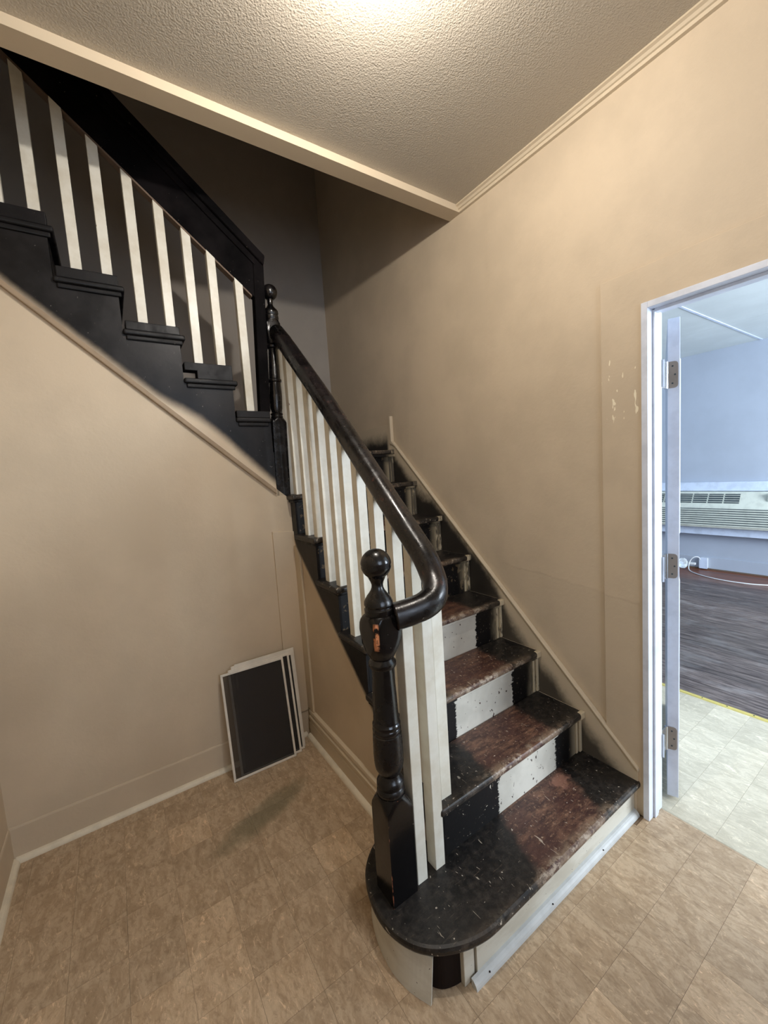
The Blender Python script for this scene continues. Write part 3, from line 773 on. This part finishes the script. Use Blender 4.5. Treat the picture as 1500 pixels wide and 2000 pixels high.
shaft = [(.490, .0425, 0), (.497, .0445, 0), (.505, .0435, 0), (.512, .0395, 0), (.518, .0435, 0), (.530, .0430, 0), (.538, .0390, 0), (.545, .0345, 0), (.554, .0320, 0), (.562, .0370, 0), (.575, .0435, 0), (.592, .0462, 0), (.62, .0470, 0), (.66, .0462, 0), (.688, .0448, 0),
         (.690, .0425, 0), (.693, .0425, 0), (.697, .0446, 0), (.705, .0446, 0), (.709, .0425, 0), (.713, .0442, 0), (.721, .0440, 0), (.725, .0415, 0), (.730, .0400, 0), (.77, .0388, 0), (.83, .0366, 0), (.89, .0336, 0), (.900, .0330, 0), (.903, .0400, 0), (.909, .0428, 0), (.918, .0425, 0), (.924, .0370, 0), (.930, .0330, 0), (.936, .0370, 0)]
newel_part('turned_shaft', zz(shaft), M['newel'], nw)
blk = [(.934, .0375, A_), (.945, .0430, A_), (.958, .0500, A_), (.975, .0580, A_), (.995, .0630, A_), (1.02, .0655, A_), (1.040, .0640, A_), (1.055, .0580, A_), (1.064, .0500, A_), (1.069, .0440, A_)]
newel_part('upper_block', zz(blk), M['newelblock'], nw)
fin = [(1.068, .0425, 0), (1.074, .0440, 0), (1.086, .0445, 0), (1.089, .0415, 0), (1.093, .0410, 0), (1.099, .0440, 0), (1.108, .0435, 0), (1.117, .0390, 0), (1.126, .0335, 0), (1.134, .0270, 0), (1.142, .0215, 0), (1.151, .0180, 0), (1.159, .0175, 0), (1.168, .0200, 0), (1.176, .0240, 0)]
newel_part('finial', zz(fin + groove([p for p in ballprof(1.2215, .0465, 22) if p[0] > 1.182])), M['newel'], nw)
nw.rotation_euler = (0, R(.15), 0)

n2 = thing('newel_post', 'slimmer black newel post with ball top at the landing corner of the stairs', 'newel post', (-.910, 1.468, 1.405))
def z2(p): return [(z - 1.405, r, s) for z, r, s in p]
Q = .038
newel_part('base_block', z2([(1.405, .054, Q), (1.80, .054, Q), (1.812, .048, Q), (1.822, .040, Q), (1.828, .036, Q)]), M['newel'], n2, .03)
newel_part('turned_shaft', z2([(1.826, .030, 0), (1.835, .034, 0), (1.845, .030, 0), (1.852, .034, 0), (1.862, .026, 0), (1.88, .032, 0), (1.95, .034, 0), (2.02, .030, 0), (2.026, .036, 0), (2.036, .036, 0), (2.041, .030, 0), (2.10, .028, 0), (2.18, .025, 0), (2.20, .024, 0), (2.205, .034, 0), (2.215, .036, 0), (2.222, .030, 0), (2.23, .027, 0)]), M['newel'], n2, .03)
newel_part('upper_block', z2([(2.225, .028, Q), (2.24, .036, Q), (2.26, .046, Q), (2.29, .052, Q), (2.33, .050, Q), (2.352, .038, Q)]), M['newel'], n2, .03)
newel_part('finial', z2([(2.350, .036, 0), (2.358, .040, 0), (2.372, .040, 0), (2.376, .036, 0), (2.386, .040, 0), (2.398, .039, 0), (2.406, .034, 0), (2.420, .020, 0), (2.434, .013, 0), (2.446, .015, 0)] + [p for p in ballprof(2.498, .041) if p[0] > 2.458]), M['newel'], n2, .03)

# ------------------------------------------------------------------ lower balustrade
lbal = thing('lower_balustrade', 'lower stair banister with black rounded handrail and square cream balusters', 'banister', (-.845, .8, .9))
def lbp(o): o.location = Vector(o.location) - Vector((-.845, .8, .9)); o.parent = lbal; return o
def railz(y): return .900 + .965 * y
rp = [(-.872, 1.432, railz(1.432))]
for i in range(13):
    y = 1.36 - i * .082
    rp.append((-.845 - .02 * max(0, (y - 1.0) / .42), y, railz(y)))
ctrl = [(-.845, .42, railz(.42)), (-.845, .36, railz(.36)), (-.846, .315, railz(.315) + .001), (-.852, .272, 1.152), (-.868, .240, 1.118), (-.896, .222, 1.092), (-.932, .220, 1.076), (-.968, .228, 1.067), (-1.005, .240, 1.060), (-1.030, .248, 1.057)]
rp = [p for p in rp if p[1] > .45] + [tuple(v) for v in catmull(ctrl, 5)]
def railprof(wd=.040, h=.040, n=28):
    out = []
    for i in range(n):
        a = 2 * math.pi * i / n; ca, sa = math.cos(a), math.sin(a)
        e = .72 if sa < 0 else .86
        out.append((wd * abs(ca) ** e * (1 if ca >= 0 else -1), h * abs(sa) ** e * (1 if sa >= 0 else -1)))
    return out
lbp(sweep('handrail', rp, railprof(), M['rail'], label='worn glossy black handrail bending down to the newel'))
def baluster(x, y, s, d, z0, z1a, z1b=None, ax='y'):
    # square stick, top cut to the slope of the rail (z1a at low side, z1b at high side)
    z1b = z1a if z1b is None else z1b
    bm = bmesh.new(); jx = random.uniform(-.0015, .0015)
    co = [(x - s, y - d), (x + s, y - d), (x + s, y + d), (x - s, y + d)]
    tz = [z1a, z1a, z1b, z1b] if ax == 'y' else [z1b, z1a, z1a, z1b]
    lo = [bm.verts.new((a, b, z0)) for a, b in co]; hi = [bm.verts.new((a + jx, b + jx, z)) for (a, b), z in zip(co, tz)]
    bm.faces.new(lo[::-1]); bm.faces.new(hi)
    for i in range(4): bm.faces.new((lo[i], lo[(i + 1) % 4], hi[(i + 1) % 4], hi[i]))
    return done(bm, 'baluster', M['baluster'], bev=.0015, seg=1)
HS = .0205
for k in range(2, 8):
    for q in (0, 1):
        yc = YL[k] + .042 + q * .113
        if k == 7 and q == 1: yc -= .008
        if k == 2 and q == 0: yc = .292
        zt = ZL[k]
        lbp(baluster(-.8435, yc, HS + .001, HS, zt - .002, railz(yc - HS) - .022, railz(yc + HS) - .022)) if not (k == 2 and q == 0) else lbp(baluster(-.8425, yc, .0235, HS, zt - .002, 1.125, 1.155))
lbp(baluster(-.910, .264, .0205, .0225, .149, 1.060))
lbp(baluster(-.989, .262, .0205, .0225, .149, 1.045))

# ------------------------------------------------------------------ upper flight
us = thing('upper_staircase', 'upper stair flight with black stringer and black tread ends', 'stairs', (-1.5, 1.9, 1.65))
def usp(o, parent=us): o.location = Vector(o.location) - Vector((-1.5, 1.9, 1.65)); o.parent = parent; return o
UX = [None, -.888, -1.108, -1.331, -1.556, -1.778, -2.000, -2.222]
UZ = [None, 1.822, 2.003, 2.198, 2.376, 2.567, 2.755, 2.943]
BT = [None, 1.857, 2.078, 2.236, 2.420, 2.619, 2.81, 2.99]
for k in range(1, 7):
    xr, xl = UX[k], UX[k + 1] - .024
    if k == 1: xr = -.952
    usp(box('tread', xl, xr, BY - .026, FY, UZ[k] - .024, UZ[k], M['black'], bev=.008, seg=3))
    usp(box('cove_moulding', xl + .01, xr - .012, BY - .018, BY - .004, UZ[k] - .044, UZ[k] - .024, M['black'], bev=.005))
    if k == 2:      # this one has a gap at its lower left
        usp(prism('baluster_plinth', [(xl + .008, UZ[k] + .038), (xl + .008, BT[k]), (xr - .020, BT[k]), (xr - .020, UZ[k]), (xl + .062, UZ[k]), (xl + .062, UZ[k] + .038)], 1, BY - .015, BY + .045, M['black'], bev=.002, label='black tread end block with a gap at one corner'))
    else:
        usp(box('baluster_plinth', xl + (.012 if k != 1 else .006), xr - .020 if k > 1 else xr, BY - .015, BY + .045, UZ[k], BT[k], M['black'], bev=.003))
    usp(box('riser', UX[k] - .042 if k > 1 else -.975, UX[k] - .024 if k > 1 else -.957, BY - .004, FY, (UZ[k - 1] if k > 1 else 1.65), UZ[k] - .02, M['black']))
pts = [(-.952, 1.408), (-.952, UZ[1] - .02), (UX[2] - .024, UZ[1] - .02)]
for k in range(2, 8):
    pts += [(UX[k] - .024, UZ[k] - .02)]
    if k < 7: pts += [(UX[k + 1] - .024, UZ[k] - .02)]
pts += [(UX[7] - .024, mould(UX[7] - .024))]
usp(prism('stringer', pts, 1, BY - .008, BY + .03, M['upstring']))
# thin moulding along the stringer's lower edge
usp(prism('edge_moulding', [(LX + .001, mould(LX) - .030), (LX + .001, mould(LX) - .002), (-.955, mould(-.955) - .0), (-.955, mould(-.955) - .028)], 1, BY - .018, BY, M['mould'], bev=.004))

ub = thing('upper_balustrade', 'upper stair banister with a deep black rail board and cream balusters', 'banister', (-1.5, 1.45, 2.6))
def ubp(o): o.location = Vector(o.location) - Vector((-1.5, 1.45, 2.6)); o.parent = ub; return o
def ubot(x): return 2.449 - .838 * (x + .978)
def utop(x): return 2.640 - .858 * (x + .903)
XE = -2.6
ubp(prism('rail_board', [(-.96, ubot(-.96)), (-.96, utop(-.96) - .01), (XE, utop(XE) - .01), (XE, ubot(XE))], 1, BY + .002, BY + .045, M['upblack']))
ubp(prism('rail_cap', [(-.915, utop(-.915) - .045), (-.905, utop(-.905) + .012), (XE, utop(XE) + .012), (XE, utop(XE) - .045)], 1, BY - .022, BY + .065, M['upblack'], bev=.008))
ubp(prism('rail_fillet', [(-.955, utop(-.955) - .085), (-.955, utop(-.955) - .045), (XE, utop(XE) - .045), (XE, utop(XE) - .085)], 1, BY - .008, BY + .05, M['upblack'], bev=.004))
ubp(prism('bottom_strip', [(-.985, ubot(-.985) - .010), (-.985, ubot(-.985)), (XE, ubot(XE)), (XE, ubot(XE) - .010)], 1, BY + .004, BY + .043, M['rawedge']))
ps = .027
bm = bmesh.new()
for z, cx in ((1.857, -.972), (utop(-.93) - .02, -.938)):
    pass
lo = [bm.verts.new((-.972 + a, BY + .022 + b, 1.857)) for a, b in ((-ps, -ps), (ps, -ps), (ps, ps), (-ps, ps))]
hi = [bm.verts.new((-.937 + a, BY + .022 + b, 2.652)) for a, b in ((-ps, -ps), (ps, -ps), (ps, ps), (-ps, ps))]
bm.faces.new(lo[::-1]); bm.faces.new(hi)
for i in range(4): bm.faces.new((lo[i], lo[(i + 1) % 4], hi[(i + 1) % 4], hi[i]))
ubp(done(bm, 'end_post', M['upblack'], bev=.003, label='square black end post of the upper banister'))
for k, x in ((1, -1.047), (2, -1.171), (2, -1.277), (3, -1.383), (3, -1.496), (4, -1.611), (4, -1.719), (5, -1.833), (5, -1.944), (6, -2.06), (6, -2.17)):
    ubp(baluster(x, BY + .022, .0195, .018, BT[k] - .002, ubot(x + .019) + .006, ubot(x - .019) + .006, 'x'))

# ------------------------------------------------------------------ window screens
def screen(x0, w_, h, y0, lean, tilt, topw, label):
    t = thing('window_screen', label, 'window screen', (x0, y0, 0.001), 0, 'window screens leaning in the corner')
    t.rotation_euler = (-lean, 0, tilt)
    f = .011; d = .007
    box('frame_rail', 0, w_, -d, 0, 0, f, M['alu'], t, bev=.001); box('frame_rail', 0, w_, -d, 0, h - topw, h, M['alu'], t, bev=.001)
    box('frame_rail', 0, f, -d, 0, f, h - topw, M['alu'], t, bev=.001); box('frame_rail', w_ - f, w_, -d, 0, f, h - topw, M['alu'], t, bev=.001)
    box('mesh', f, w_ - f, -d * .55, -d * .45, f, h - topw, M['mesh'], t)
    return t
screen(-1.346, .325, .532, 1.305, R(10.0), R(-2.0), .011, 'front white-framed window screen of the stack leaning in the corner')
screen(-1.306, .322, .540, 1.318, R(9.0), R(-1.6), .012, 'second window screen, just behind the front one of the leaning stack')
screen(-1.288, .328, .552, 1.332, R(7.8), R(-1.2), .030, 'third window screen from the front of the stack, with a wide top rail')
screen(-1.270, .320, .556, 1.346, R(6.3), R(-1.0), .030, 'rearmost window screen, against the beige wall behind the others')

# ------------------------------------------------------------------ ceiling lamp (just above the frame)
lt = thing('ceiling_light', 'round frosted dome light on the stippled hall ceiling', 'light', (LAMP[0], LAMP[1], HC))
lathe('lamp_base', [(-.022, .135), (-.006, .14), (0, .14)], M['white'], lt, 32)
lathe('lamp_dome', [(-.054, .01), (-.053, .045), (-.049, .085), (-.041, .112), (-.031, .124), (-.022, .126)], M['lamp'], lt, 32)
def bulb(loc, power, radius, col):
    l = bpy.data.lights.new('ceiling_bulb', 'POINT'); l.energy = power; l.shadow_soft_size = radius; l.color = col
    o = bpy.data.objects.new('ceiling_bulb', l); COL.objects.link(o); o.location = loc
bulb((LAMP[0], LAMP[1], HC - .082), 43, .02, (1.0, .935, .86))
